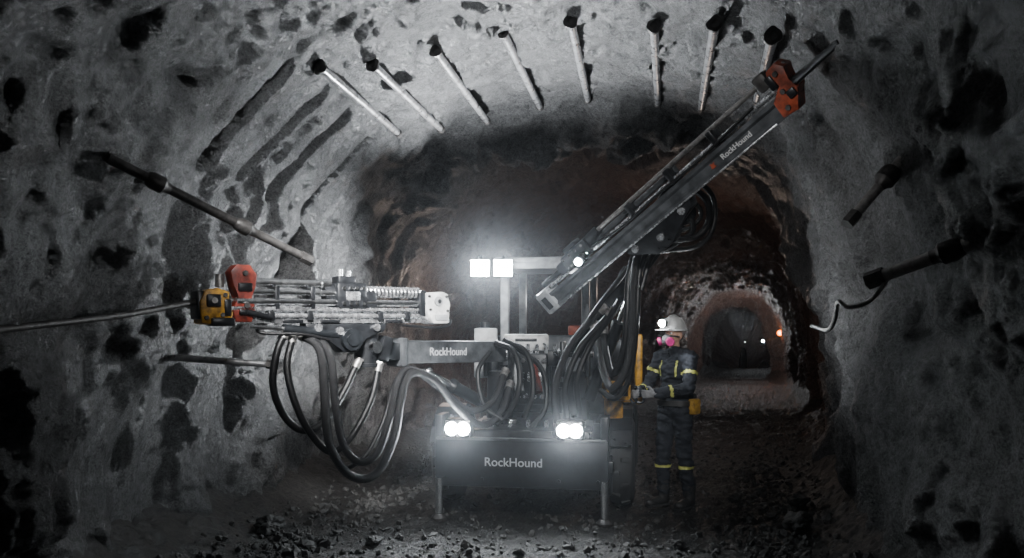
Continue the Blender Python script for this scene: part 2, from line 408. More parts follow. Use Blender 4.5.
# ------------------------------------------------------------ drilling rig
yaw = -math.atan(.17)
RO = V3((.07, 7.0, 0)); RM = Matrix.Translation(RO) @ Matrix.Rotation(yaw, 4, 'Z')
rig = thing('drilling_rig', 'twin boom tunnel drilling rig with dark bumper, bright lamps and looping black hoses', 'drilling rig', RM @ V3((0,1.5,0)))
def RB(): return MB(RM)
RX = (RM.to_3x3() @ V3((1,0,0))); RY = (RM.to_3x3() @ V3((0,1,0))); UP = V3((0,0,1))
fM = RM @ Matrix(((1,0,0,0),(0,0,-1,0),(0,1,0,0),(0,0,0,1)))   # local xy = rig xz, +z toward the viewer
b = MB(fM).prism([(-.77,.40),(-.70,.31),(.70,.31),(.77,.40),(.77,.73),(-.77,.73)], -.24, 0, .012)
bump = b.build('bumper', 'dark', rig)
for s in (-1,1): RB().box((s*.735,.14,.83), (.07,.26,.22)).box((s*.68,.20,.80), (.12,.04,.14)).build('side_ear', 'dark', bump)
RB().box((0,.0,.735), (1.5,.05,.022), bev=.005).build('top_lip', 'grey', bump)
for x in (-.68,-.34,.34,.68): RB().cyl((x,.02,.38), (x,-.014,.38), .018, None, 6).build('bolt_head', 'black', bump)
text('RockHound', .107, frame4(RM @ V3((-.06,-.006,.53)), RX, UP, -RY), bump)
RB().box((0,1.5,.62), (1.2,2.7,.36), bev=.03).build('chassis', 'black', rig)
RB().box((0,.45,.76), (1.36,.5,.06), bev=.01).build('deck', 'dark', rig)
for x in (-.55,.44):
    h = RB().box((x,.03,.825), (.24,.13,.17), bev=.02).box((x,.03,.742), (.08,.08,.03)).build('headlight', 'black', rig)
    RB().box((x,-.042,.825), (.22,.02,.145), bev=.01).build('bezel', 'alu', h)
    for s in (-1,1): RB().lathe((x+s*.052,-.05,.825), RM.to_3x3().inverted() @ V3(RY*-1), [(.060,-.004),(.060,.004),(.040,.018),(0,.022)], 20).build('lens', 'lamp', h)
for x in (-.735,.735):
    j = RB().cyl((x,.12,.26), (x,.12,.6), .06).box((x,.12,.5), (.15,.1,.1)).build('stabilizer_jack', 'black', rig)
    RB().cyl((x,.02,.05), (x,.02,.38), .036, None, 16).build('piston', 'chrome', j)
    RB().lathe((x,.02,floorz(*(RM @ V3((x,.02,0)))[:2])), (0,0,1), [(0,0),(.075,0),(.075,.025),(.035,.06),(0,.06)], 18).build('foot', 'rust', j)
for yy in (1.0, 3.2):
    for s in (-1,1):
        x0 = s*.85
        prf = [(.20,-.10),(.30,-.125),(.36,-.125),(.405,-.105),(.43,-.06),(.438,0),(.43,.06),(.405,.105),(.36,.125),(.30,.125),(.20,.10)]
        t = RB().lathe((x0,yy,.43), (1,0,0), prf+[prf[0]], 40)
        for k in range(22):
            a = 2*math.pi*k/22; rot = Matrix.Rotation(a, 3, 'X') @ Matrix.Rotation(.35 if k%2 else -.35, 3, 'Y')
            t.box(V3((x0+(.045 if k%2 else -.045),yy,.43))+Matrix.Rotation(a, 3, 'X') @ V3((0,0,.433)), (.085,.045,.028), rot, .008)
        w = t.build('wheel', 'tyre', rig)
        RB().lathe((x0,yy,.43), (1,0,0), [(0,-.08),(.1,-.08),(.12,-.06),(.2,-.1),(.205,0),(.2,.1),(.12,.06),(.1,.08),(0,.08)], 24).build('hub', 'grey', w)
for s in (-1,1):
    f = RB()
    for k in range(8):
        a0, a1 = math.radians(20+k*17.5), math.radians(20+(k+1)*17.5)
        f.bar((s*.83,1.0-.50*math.cos(a0),.45+.50*math.sin(a0)), (s*.83,1.0-.50*math.cos(a1),.45+.50*math.sin(a1)), .26, .02, up=V3((0,math.cos((a0+a1)/2),-math.sin((a0+a1)/2))), bev=0)
    f.build('fender', 'black', rig)
hood = RB().box((.05,3.0,1.22), (1.35,2.5,.86), bev=.05).build('engine_hood', 'grey', rig)
for k in range(6): RB().box((-.3,1.745,1.1+k*.07), (.4,.02,.03), bev=.006).build('vent_slat', 'black', hood)
RB().box((.35,1.74,1.35), (.36,.03,.36), bev=.01).build('access_panel', 'light', hood)
vb = RB().box((-.04,.95,1.22), (.34,.22,.5), bev=.02).box((.10,1.05,1.42), (.3,.2,.16), bev=.02).build('valve_block', 'dark', rig)
for k in range(5): RB().cyl((-.17+k*.07,.83,1.40), (-.17+k*.07,.80,1.40), .022, None, 12).build('port', 'chrome', vb)
for k in range(5): RB().cyl((-.16+k*.09,.95,1.45), (-.16+k*.09,.95,1.56), .02, None, 6).build('fitting', 'alu', vb)
for k in range(4): RB().cyl((-.15+k*.08,.84,1.05), (-.15+k*.08,.80,1.05), .026, None, 6).build('fitting', 'alu', vb)
for k in range(3): RB().box((-.12+k*.09,.83,1.24), (.06,.04,.09), bev=.01).build('spool_valve', 'alu', vb)
# packed pale housings behind the booms
def housing(name, px0, px1, py0, py1, Y, D, m, bev=.02, label=None):
    a, b2 = P(px0,py1,Y), P(px1,py0,Y)
    c = (a+b2)/2+V3((0,D/2,0)); return MB().box(c, (b2.x-a.x, D, b2.z-a.z), bev=bev).build(name, m, rig, label=label)
h1 = housing('oil_tank', 474,497,328,378,8.25,.4,'light',label='pale oil tank')
MB().cyl(P(485,328,8.4), P(485,322,8.4), .05).build('filler_cap', 'black', h1)
h2 = housing('cover_panel', 503,549,334,353,8.05,.35,'white',.03,'cream cover panel')
for px in (508,544): MB().cyl(P(px,344,8.05), P(px,344,8.05)-V3((0,.012,0)), .014, None, 6).build('bolt_head', 'black', h2)
MB().box(P(526,340,8.045), (.22,.012,.03), bev=.004).build('grip', 'dark', h2)
h3 = housing('junction_box', 552,590,352,388,8.0,.3,'grey',.02)
MB().box(P(571,369,7.995), (.26,.012,.26), bev=.005).build('lid', 'light', h3)
h4 = housing('side_tank', 596,634,338,372,8.15,.7,'grey',.03)
for px, z in ((520,1.18),(538,1.10)):
    cy = MB().cyl(P(px,392,7.75), P(px-6,358,7.9), .045).build('accumulator', 'light' if px == 520 else 'red', rig, label='pale accumulator bottle' if px == 520 else 'dark red accumulator bottle')
    MB().cyl(P(px-6,358,7.9), P(px-7,352,7.93), .02).build('valve_cap', 'alu', cy)
RB().box((.30,2.1,1.70), (.16,.2,.12), bev=.03).build('air_filter', 'orange', rig, label='orange air filter housing')
for k in range(7):
    x = -.5+k*.17; RB().cyl((x,.42,.78), (x,.42,.86), .022, None, 6).build('hose_fitting', 'alu', rig)
# canopy and posts
cz = 2.44
can = RB().box((.0,2.2,cz), (1.05,1.5,.07), bev=.025).box((0,1.47,cz-.05), (1.0,.04,.08), bev=.01).build('canopy', 'light', rig)
for x, y in ((-.42,1.6),(.45,1.6),(-.42,2.85),(.45,2.85)): RB().box((x,y,2.0), (.085,.085,.85), bev=.012).build('post', 'light' if x < 0 else 'grey', can)
for px in (480,503):
    c = P(px,268,8.32)
    l = MB().box(c+V3((0,.06,0)), (.2,.1,.18), bev=.025).bar(c+V3((0,.06,.08)), c+V3((0,.1,.14)), .04,.02).build('work_light', 'black', rig)
    MB().box(c+V3((0,.005,0)), (.19,.02,.17), bev=.04).build('lens', 'lamp', l)
# yellow control console and guard
con = MB().box((.99,7.60,1.12), (.24,.30,.17), bev=.03).box((.97,7.64,.95), (.16,.2,.18), bev=.02).build('control_console', 'yellow', rig, label='yellow control console')
MB().box((.99,7.445,1.13), (.18,.012,.10), bev=.004).build('panel', 'black', con)
MB().bar((1.275,8.05,.95), (1.275,8.05,1.66), .07,.10, up=V3((0,1,0)), bev=.02).build('guard_post', 'yellow', rig, label='yellow upright guard post')
MB().bar((1.275,8.05,1.0), (.95,8.0,1.0), .05,.05).build('guard_rail', 'yellow', rig, label='yellow guard rail')
# pedestals
pedL, pedR = RM @ V3((-.32,.75,0)), RM @ V3((.42,.75,0))
for pd in (pedL, pedR):
    q = MB().cyl(pd+UP*.75, pd+UP*1.30, .13, .12, 28).box(pd+UP*.8, (.34,.34,.1), bev=.02).build('boom_pedestal', 'black', rig)
    for s in (-1,1): MB().box(pd+UP*1.42+RX*.12*s, (.04,.24,.34), Matrix.Rotation(yaw,3,'Z'), .012).build('clevis', 'dark', q)
    MB().cyl(pd+UP*1.48-RX*.17, pd+UP*1.48+RX*.17, .045).build('pivot_pin', 'chrome', q)

# ---- left boom
p0 = pedL+UP*1.49; p1 = P(396,352,6.75); bu = (p0-p1).normalized()
bl = MB().bar(p0, p1, .18, .20, bev=.018).bar(p1+bu*.05, p1-bu*.02, .21, .24, bev=.015).build('boom', 'grey', rig)
bw = bu.cross(UP).normalized()
if bw.y > 0: bw = -bw
bv = bw.cross(bu).normalized()
mid = P(450,353,7.1); mid = p1+bu*((mid-p1).dot(bu))
text('RockHound', .098, frame4(mid+bw*.0925+bv*.0, bu, bv, bw), bl)
MB().bar(p1, P(380,350,6.55), .13, .15, bev=.012).build('telescopic_arm', 'dark', bl)
k0 = P(366,347,6.48)
kn = MB().cyl(k0-UP*.13, k0+UP*.15, .10, .10, 28).cyl(k0-UP*.16, k0-UP*.13, .12).cyl(k0+UP*.15, k0+UP*.18, .12).bar(k0+V3((.06,.05,0)), P(384,350,6.6), .2,.2).build('boom_knuckle', 'black', rig)
MB().cyl(k0-bw*-.08, k0+bw*.14, .05, None, 20).build('pivot_pin', 'chrome', kn)
c0, c1 = RM @ V3((-.42,.5,1.0)), P(428,372,6.95)
cm = c0.lerp(c1, .6)
cy = MB().cyl(c0, cm, .055).cyl(cm-(cm-c0).normalized()*.04, cm, .065).build('lift_cylinder', 'dark', rig); MB().cyl(cm, c1, .028).ball(c1, .045).build('piston_rod', 'chrome', cy)

# ---- left feed (frame x = along, y = up, z = toward viewer)
L, R = V3((-2.16,5.62,1.86)), V3((-.565,6.9,1.885))
u = (R-L).normalized(); w = u.cross(UP).normalized(); w = w if w.y < 0 else -w; v = w.cross(u).normalized(); FM = frame4(L, u, v, w); LEN = (R-L).length
def FB(): return MB(FM)
sec = [(-.13,-.07),(-.13,.07),(-.10,.075),(-.085,.045),(-.05,.045),(-.035,.08),(-.01,.08),(-.01,-.08),(-.035,-.08),(-.05,-.045),(-.085,-.045),(-.10,-.075)]
def extrude_sec(mb, sec, x0, x1):
    a = [mb.bm.verts.new(mb.M @ V3((x0, y, z))) for y, z in sec]; b = [mb.bm.verts.new(mb.M @ V3((x1, y, z))) for y, z in sec]; n = len(sec)
    mb.bm.faces.new(a[::-1]); mb.bm.faces.new(b)
    for i in range(n): mb.bm.faces.new((a[i], a[(i+1)%n], b[(i+1)%n], b[i]))
    return mb
feed = extrude_sec(FB(), sec, .12, LEN-.02).build('drill_feed', 'alu', rig)
for z in (-.062,.062): FB().cyl((.2,.03,z), (LEN-.15,.03,z), .026, None, 18).build('guide_rail', 'chrome', feed)
FB().cyl((.25,.170,.0), (.95,.170,.0), .033, None, 20).cyl((.25,.170,0), (.30,.170,0), .044).cyl((.88,.170,0),(.95,.170,0),.044).build('feed_cylinder', 'chrome', feed)
FB().cyl((.25,.100,.05), (1.0,.100,.05), .024, None, 16).build('drill_string', 'chrome', feed)
FB().cyl((.35,-.075,.075), (1.75,-.075,.075), .020, None, 14).build('hose_guide_tube', 'alu', feed)
for x in (.5,.78): FB().box((x,.06,0), (.035,.17,.17), bev=.008).build('rail_bracket', 'black', feed)
for x in (.45,.75,1.35,1.6): FB().box((x,-.075,.075), (.05,.07,.05), bev=.008).build('tube_clamp', 'black', feed)
for x in (.62,.92,1.48): FB().box((x,-.115,.078), (.16,.022,.012), bev=.004).build('slide_pad', 'black', feed)
rd = FB().box((1.10,.085,0), (.26,.20,.21), bev=.025).cyl((.90,.10,.0), (.99,.10,0), .055, .075).box((1.06,.20,.03), (.15,.07,.13), bev=.015).box((1.27,.06,0), (.12,.14,.17), bev=.02).build('rock_drill', 'black', feed)
for dx in (1.02,1.08,1.13,1.19):
    for yy in (.02,.14): FB().cyl((dx,yy,.105), (dx,yy,.12), .014, None, 6).build('bolt_head', 'chrome', rd)
FB().box((1.1,.08,.107), (.12,.07,.014), bev=.004).build('cover_plate', 'alu', rd)
FB().cyl((1.03,.23,.03), (1.03,.29,.03), .022).build('fitting', 'alu', rd); FB().cyl((1.1,.23,.03), (1.1,.28,.03), .018).build('fitting', 'alu', rd)
hp = [(1.20+.55*i/160, .118+.038*math.cos(i*.62), .035+.038*math.sin(i*.62)) for i in range(161)]
FB().tube(hp, .0115, 6).build('coiled_hose', 'alu', feed)
FB().cyl((1.2,.118,.035), (1.80,.118,.035), .026).build('drill_rear_tube', 'black', feed)
eb = MB(FM).prism([(LEN-.27,-.03),(LEN-.20,-.14),(LEN-.04,-.14),(LEN-.03,-.05),(LEN-.05,.02),(LEN-.04,.11),(LEN-.10,.135),(LEN-.26,.12)], -.09, .10, .02).build('rear_block', 'white', feed, label='white rear end block')
FB().cyl((LEN-.15,.05,.1), (LEN-.15,.05,.112), .040, None, 20).build('bearing_cover', 'light', eb)
FB().cyl((LEN-.15,.05,.11), (LEN-.15,.05,.122), .018, None, 12).build('pivot_pin', 'chrome', eb)
FB().box((LEN-.12,-.085,.10), (.12,.05,.02), bev=.006).build('wear_plate', 'light', eb)
for x, y in ((LEN-.24,.09),(LEN-.07,.09),(LEN-.23,-.02),(LEN-.06,-.03)): FB().cyl((x,y,.10), (x,y,.112), .012, None, 6).build('bolt_head', 'rust', eb)
FB().box((LEN-.30,.02,0), (.06,.2,.19), bev=.012).build('end_plate', 'black', feed)
FB().tube(spline([(LEN-.1,-.05,-.1),(LEN+.02,-.06,-.05),(LEN+.0,-.14,.05),(LEN-.15,-.17,.08),(LEN-.5,-.15,.1)]), .012, 8).build('feed_hose', 'rubber', feed)
yb = MB(FM).prism([(-.05,-.13),(.15,-.15),(.17,-.05),(.13,.02),(.15,.09),(.06,.12),(-.02,.10),(-.06,.02)], -.09, .10, .012).build('centralizer', 'yellow', feed, label='yellow rod centralizer block')
FB().box((.03,.03,.105), (.10,.09,.03), bev=.012).build('jaw_plate', 'black', yb)
FB().cyl((.03,.03,.11), (.03,.03,.13), .022, None, 8).build('bushing', 'rod', yb)
FB().box((-.05,.0,.0), (.05,.2,.16), bev=.012).build('jaw', 'black', yb)
FB().box((.09,-.12,.07), (.16,.06,.12), bev=.012).build('wear_plate', 'black', yb)
FB().box((.13,-.02,.095), (.05,.12,.03), bev=.01).build('guide_plate', 'black', yb)
FB().cyl((.10,.13,.02), (.10,.22,.02), .03, None, 14).build('jaw_cylinder', 'rod', yb)
for x, y in ((-.02,-.09),(.09,-.07),(.11,.07)): FB().cyl((x,y,.10), (x,y,.115), .016, None, 6).build('bolt_head', 'rust', yb)
rb = MB(FM).prism([(.19,-.12),(.31,-.12),(.34,-.02),(.30,.06),(.34,.13),(.35,.22),(.30,.29),(.20,.29),(.16,.24),(.18,.13),(.22,.06),(.17,-.02)], -.05, .08, .008).build('clamp', 'red', feed, label='dark red rod clamp')
for x, y, r in ((.26,.23,.020),(.27,.0,.022)):
    FB().cyl((x,y,.08), (x,y,.10), r, None, 6).build('pivot_pin', 'rust', rb)
FB().box((.26,.13,.085), (.10,.06,.03), bev=.008).build('lock_plate', 'black', rb)
FB().box((.26,-.05,.085), (.09,.04,.03), bev=.008).build('lock_plate', 'black', rb)
FB().cyl((.27,-.05,.09), (.45,-.09,.09), .022, None, 14).build('clamp_cylinder', 'black', rb)
wp = ray(14,328); q0 = FM @ V3((-.0,.03,0))
MB().tube(spline([q0+u*.3, q0, q0.lerp(wp,.5)-UP*.015, wp, wp+(wp-q0).normalized()*.12]), .021, 12).build('drill_rod', 'rust', feed)
# cradle under the feed
cr = MB(FM).prism([(.72,-.13),(1.42,-.13),(1.40,-.2),(1.22,-.24),(1.16,-.36),(1.02,-.36),(.92,-.25),(.74,-.2)], -.06, .07, .015).build('feed_cradle', 'black', rig)
for x, y in ((.82,-.165),(1.0,-.19),(1.32,-.165)): FB().cyl((x,y,.07), (x,y,.09), .03, None, 18).build('bolt_head', 'alu', cr)
FB().cyl((1.09,-.26,-.14), (1.09,-.26,.12), .085, None, 28).cyl((1.09,-.26,.12), (1.09,-.26,.135), .05, None, 28).build('rotator', 'dark', cr)
fc = FB().cyl((.55,-.17,.05), (1.0,-.22,.05), .035).build('slide_cylinder', 'dark', rig); FB().cyl((.30,-.15,.05), (.56,-.17,.05), .018).build('piston_rod', 'chrome', fc)

# ---- right boom and feed
q0 = pedR+UP*1.49; q1 = P(662,236,7.2)
br = MB().bar(q0, q1, .17, .20, up=V3((0,-1,0)), bev=.018).bar(q0.lerp(q1,.62), q0.lerp(q1,.68), .22,.24, up=V3((0,-1,0))).build('boom', 'dark', rig)
k1 = P(680,214,7.0)
kn = MB().cyl(k1+V3((0,.14,0)), k1-V3((0,.12,0)), .115, None, 28).cyl(k1-V3((0,.12,0)), k1-V3((0,.16,0)), .08, None, 24).bar(q1, k1, .2,.2, up=V3((0,-1,0))).build('boom_knuckle', 'black', rig)
MB().cyl(k1-V3((0,.16,0)), k1-V3((0,.18,0)), .04, None, 20).build('pivot_pin', 'chrome', kn)
c0, c1 = pedR+UP*1.05+RX*.14-RY*.1, P(640,268,7.1); cm = c0.lerp(c1,.6)
cy = MB().cyl(c0, cm, .055).cyl(cm-(cm-c0).normalized()*.05, cm, .066).build('lift_cylinder', 'dark', rig); MB().cyl(cm, c1, .028).ball(c1, .045).build('piston_rod', 'chrome', cy)
hitR = ray(796,82,.42)
L2, R2 = P(546,296,7.3), P(796,80,min(6.2, hitR.y))
u2 = (R2-L2).normalized(); cd = CAM-(L2+R2)/2; w2 = (cd-u2*cd.dot(u2)).normalized(); v2 = w2.cross(u2).normalized()
F2 = frame4(L2, u2, v2, w2); LN2 = (R2-L2).length
def F2B(): return MB(F2)
sec2 = [(-.15,-.08),(-.15,.08),(-.12,.085),(-.10,.06),(-.05,.06),(-.03,.085),(.0,.085),(.0,-.085),(-.03,-.085),(-.05,-.06),(-.10,-.06),(-.12,-.085)]
feed2 = extrude_sec(F2B(), sec2, 0, LN2-.12).build('drill_feed', 'grey', rig)
F2B().box((LN2*.5,-.143,.082), (LN2-.5,.014,.012), bev=.003).build('edge_strip', 'alu', feed2)
for z in (-.05,.055): F2B().cyl((.12,.035,z), (LN2-.1,.035,z), .018, None, 16).build('guide_rail', 'alu' if z > 0 else 'dark', feed2)
F2B().cyl((.9,.135,.02), (LN2+.02,.135,.02), .019, None, 14).build('drill_string', 'rod', feed2)
F2B().cyl((.05,.085,-.02), (LN2*.62,.085,-.02), .026, None, 14).build('feed_cylinder', 'grey', feed2)
F2B().tube(spline([(.8,.06,.09),(1.2,.02,.10),(1.6,.03,.09),(2.0,.02,.09),(LN2-.3,.05,.08)]), .011, 8).build('feed_hose', 'rubber', feed2)
rd = F2B().box((.62,.09,.0), (.34,.15,.19), bev=.025).cyl((.79,.115,.02), (.92,.135,.02), .055, .04).box((.42,.08,.0), (.14,.12,.15), bev=.02).box((.6,.18,.02), (.16,.05,.1), bev=.012).build('rock_drill', 'black', feed2)
for dx in (.5,.58,.66,.74):
    for yy in (.05,.13): F2B().cyl((dx,yy,.095), (dx,yy,.11), .013, None, 6).build('bolt_head', 'chrome', rd)
for dx in (1.3,1.75,2.2): F2B().box((dx,.07,0), (.05,.13,.16), bev=.01).build('rail_bracket', 'black', feed2)
eb = F2B().box((.04,-.05,0), (.16,.22,.2), bev=.025).build('rear_block', 'light', feed2, label='pale rear end block')
F2B().box((.04,-.06,.1), (.06,.12,.012), bev=.003).build('inset', 'black', eb)
cl = MB(F2).prism([(LN2-.19,-.14),(LN2-.07,-.16),(LN2-.03,-.08),(LN2+.02,-.04),(LN2-.01,.04),(LN2+.03,.12),(LN2-.01,.18),(LN2-.09,.17),(LN2-.12,.09),(LN2-.08,.03),(LN2-.18,-.02)], -.08, .09, .008).build('clamp', 'orange', feed2, label='orange red rod clamp')
for x, y in ((LN2-.045,.12),(LN2-.08,.0),(LN2-.12,-.105)): F2B().cyl((x,y,.09), (x,y,.106), .019, None, 6).build('bolt_head', 'rust', cl)
F2B().box((LN2-.04,-.045,.095), (.06,.06,.03), bev=.008).build('lock_plate', 'black', cl)
F2B().box((LN2-.10,.09,.095), (.05,.10,.03), bev=.008).build('guide_plate', 'black', cl)
F2B().box((LN2-.16,.135,.02), (.10,.12,.12), bev=.02).build('centralizer', 'rust', feed2)
tip = ray(834,46); a2 = F2 @ V3((LN2,.0,.0))
MB().cyl(a2-u2*.1, tip+(tip-a2).normalized()*.06, .034, .022, 16).build('stinger', 'black', feed2)
text('RockHound', .058, frame4(F2 @ V3((LN2*.80,-.075,.0625)), u2, v2, w2), feed2, m='letter2')
em = MB(F2 @ Matrix.Translation((LN2*.80-.23,-.078,.0605))).prism([(-.022,-.015),(.0,-.020),(.022,-.015),(.015,.0),(.026,.018),(.004,.013),(-.015,.022),(-.013,.004)], 0, .003, 0).build('emblem', 'orange', feed2)
cr = MB(F2).prism([(1.0,-.15),(1.75,-.15),(1.72,-.22),(1.5,-.27),(1.42,-.34),(1.22,-.34),(1.15,-.26),(1.02,-.21)], -.07, .06, .015).build('feed_cradle', 'black', rig)
for x, y in ((1.1,-.185),(1.35,-.24),(1.64,-.185)): F2B().cyl((x,y,.06), (x,y,.08), .03, None, 18).build('bolt_head', 'alu', cr)
dl = (P(578,262,1)-CAM).normalized(); fl_c = CAM+dl*(((L2+w2*.17)-CAM).dot(w2)/dl.dot(w2))
bl2 = MB(F2).box(F2.inverted() @ fl_c - V3((0,0,.045)), (.1,.09,.07), bev=.015).build('work_light', 'black', rig)
MB(F2).ball(F2.inverted() @ fl_c, (.036,.033,.018)).build('lens', 'lamp', bl2)

# ---- hoses
HL = [
 ([(300,334,6.05),(320,350,6.0),(325,400,6.0),(330,445,6.0),(350,475,6.05),(376,474,6.15),(394,438,6.3),(402,394,6.5),(412,373,6.6),(434,380,6.75),(455,405,6.95),(480,425,7.15),(500,414,7.35),(510,385,7.6)], .034),
 ([(310,337,6.1),(329,352,6.05),(336,408,6.05),(344,446,6.1),(360,462,6.15),(378,452,6.25),(390,415,6.4),(398,381,6.5),(411,369,6.65),(440,388,6.85),(468,410,7.1),(492,402,7.35),(505,372,7.6)], .031),
 ([(286,332,5.95),(277,352,5.9),(273,385,5.9),(283,414,5.95),(301,430,6.0),(322,424,6.1),(342,395,6.25),(358,362,6.35)], .028),
 ([(293,336,6.0),(287,368,5.95),(297,408,5.95),(314,438,6.0),(332,452,6.05),(352,436,6.2),(371,400,6.35),(379,366,6.45)], .027),
 ([(345,470,6.2),(366,455,6.25),(384,420,6.4),(394,384,6.5),(404,372,6.6)], .019),
 ([(270,322,5.9),(258,325,5.85),(262,333,5.85),(300,334,5.95),(330,340,6.1)], .013),
 ([(496,343,7.55),(514,352,7.4),(520,380,7.3),(512,408,7.3),(496,424,7.35)], .029),
 ([(504,340,7.6),(527,354,7.45),(533,390,7.35),(524,418,7.35)], .029),
 ([(512,345,7.6),(541,368,7.4),(546,405,7.3),(532,428,7.3)], .025),
 ([(558,428,7.3),(555,390,7.25),(567,352,7.3),(589,322,7.25),(604,308,7.2)], .034),
 ([(568,426,7.35),(565,388,7.3),(579,350,7.3),(599,326,7.25),(612,312,7.2)], .031),
 ([(580,416,7.35),(577,380,7.3),(591,344,7.3),(609,318,7.2),(620,300,7.1)], .029),
 ([(646,238,6.95),(636,262,6.9),(633,300,6.9),(631,340,6.95),(625,372,7.0),(612,388,7.1),(603,370,7.25),(599,340,7.35),(594,325,7.4)], .036),
 ([(638,244,6.95),(629,275,6.95),(627,315,6.95),(623,352,7.0),(613,374,7.1),(606,352,7.25),(604,330,7.35)], .031),
 ([(652,242,7.0),(640,270,6.95),(637,310,6.95),(634,350,7.0),(628,382,7.05),(615,398,7.1),(600,390,7.2)], .027),
 ([(664,206,6.7),(676,193,6.6),(694,190,6.55),(708,203,6.55),(708,224,6.6),(695,237,6.65),(676,240,6.75),(655,244,6.9)], .029),
 ([(658,202,6.75),(670,186,6.65),(696,182,6.6),(713,198,6.6),(713,228,6.6),(698,246,6.7),(672,250,6.85),(648,252,6.95)], .022),
 ([(670,212,6.65),(682,203,6.6),(697,205,6.58),(701,216,6.6),(690,228,6.65),(672,232,6.8)], .018),
 ([(490,352,7.5),(478,372,7.35),(484,405,7.3),(502,420,7.3)], .022),
 ([(650,236,6.9),(664,222,6.75),(676,214,6.65),(690,218,6.6),(692,232,6.65),(672,246,6.8),(652,256,6.9),(641,290,6.9)], .024),
 ([(590,318,7.2),(606,296,7.1),(622,276,7.0),(640,252,6.9),(656,230,6.8)], .024),
]
for i, (pp, r) in enumerate(HL):
    hz = hose(pp, r, rig, 'braid' if i in (0,1,9,12) else 'rubber')
    if i in (0,1,2,3,9,10,12,13):
        for e0, e1 in ((pp[0], pp[1]), (pp[-1], pp[-2])):
            a, b2 = P(*e0), P(*e1); d = (b2-a).normalized()
            MB().cyl(a-d*.02, a+d*.05, r*1.2, None, 14).cyl(a-d*.03, a-d*.015, r*1.4, None, 6).build('hose_end', 'rod', hz)

# ------------------------------------------------------------ person
W0 = V3((1.56,7.66,0)); W0.z = floorz(W0.x, W0.y)-.005
fwd = V3((-.76,-.65,0)).normalized(); rgt = fwd.cross(UP).normalized()
WM = frame4(W0, rgt, fwd, UP)
per = thing('person', 'worker in dark coveralls, white hard hat and pink filter mask standing at the machine controls', 'person', W0)
def WB(): return MB(WM)
SH = {1:V3((.185,0,1.43)), -1:V3((-.185,0,1.43))}
EL = {1:V3((.235,.10,1.17)), -1:V3((-.235,.09,1.15))}
WR = {1:V3((.175,.345,1.10)), -1:V3((-.03,.325,1.10))}
def figure(mb, g, wrist=0.0, ankle=.10):
    mb.ball((0,0,.97), (.155+g,.115+g,.13)); mb.ball((0,.0,1.12), (.14+g,.105+g,.16)); mb.ball((0,.0,1.30), (.165+g,.115+g,.17)); mb.ball((0,-.01,1.40), (.15+g,.09+g,.085))
    for s in (1,-1):
        mb.cap(V3((s*.1,-.01,1.43)), SH[s], .07+g, .062+g)
        mb.cap(SH[s], EL[s], .054+g, .043+g); e = EL[s].lerp(WR[s], 1-wrist); mb.cap(EL[s], e, .042+g, .03+g)
        hp, kn, an = V3((s*.085,0,.93)), V3((s*.105,.025+.03*s,.50)), V3((s*.115,-.02+.05*s,ankle))
        mb.cap(hp, kn, .085+g, .056+g); mb.cap(kn, an, .055+g, .042+g); mb.ball(kn.lerp(an,.3)+V3((0,-.012,0)), (.054+g,.058+g,.11))
    mb.cap((0,-.015,1.44), (0,.0,1.49), .06+g, .055+g)
    return mb
b = figure(WB(), -.012)
b.cap((0,-.01,1.45), (0,.015,1.58), .052, .05)
b.ball((0,.02,1.665), (.074,.094,.105)).ball((0,.055,1.60), (.055,.058,.06)).ball((0,.085,1.565), (.03,.028,.026))
b.cap((0,.108,1.665), (0,.128,1.625), .011, .016)
for s in (1,-1): b.ball((s*.077,.01,1.64), (.012,.022,.033)); b.ball((s*.035,.095,1.60), (.022,.02,.02)); b.ball((s*.034,.104,1.69), (.025,.012,.009))
body = remesh(b.build('body', 'skin', per), .007, 3)
for s in (1,-1):
    e = WB().ball((s*.033,.102,1.662), (.015,.012,.010)).build('eye', 'eyew', body); WB().ball((s*.033,.112,1.662), (.006,.004,.006)).build('iris', 'boot', body)
cov = remesh(figure(WB(), .014, wrist=.06, ankle=.13).build('coveralls', 'navy', per), .0095, 4)
me = cov.data; inv = WM.inverted()
for vtx in me.vertices:
    q = vtx.co; f1 = noise.ridged_multi_fractal(V3((q.x*6, q.y*6, q.z*13)), .9, 2.1, 3, 1.0, 2.0)
    vtx.co += vtx.normal*(noise.fractal(V3((q.x*8, q.y*8, q.z*17)), .8, 2, 3)*.018+(f1-1.1)*.012)
me.update()
def stripe(pred, m, name='reflective_stripe', off=.005):
    bm = bmesh.new(); bm.from_mesh(cov.data); bm.normal_update()
    keep = []
    for f in bm.faces:
        q = inv @ (f.calc_center_median()+W0)
        if not pred(q): keep.append(f)
    bmesh.ops.delete(bm, geom=keep, context='FACES')
    for x in bm.verts: x.co += x.normal*off
    mm = bpy.data.meshes.new(name); bm.to_mesh(mm); bm.free(); mm.materials.clear(); mm.materials.append(M[m]); mm.shade_smooth()
    o = bpy.data.objects.new(name, mm); C.objects.link(o); o.parent = cov; BASE[o.name] = W0; return o
def segt(q, a, b, rad=.085):
    t = (q-a).dot(b-a)/(b-a).length_squared; return t if (q-a.lerp(b, max(0,min(1,t)))).length < rad else -9
for s in (1,-1):
    stripe(lambda q: segt(q,SH[s],EL[s])>.46 and segt(q,SH[s],EL[s])<.56, 'hivis')
    stripe(lambda q: segt(q,EL[s],WR[s],.07)>.50 and segt(q,EL[s],WR[s],.07)<.59, 'hivis')
    stripe(lambda q: .378<q.z<.406 and q.x*s>0, 'hivis')
    stripe(lambda q: .08<q.x*s<.100 and 1.25<q.z<1.40 and q.y>0 and segt(q,SH[s],EL[s],.06)<.1, 'hivis')
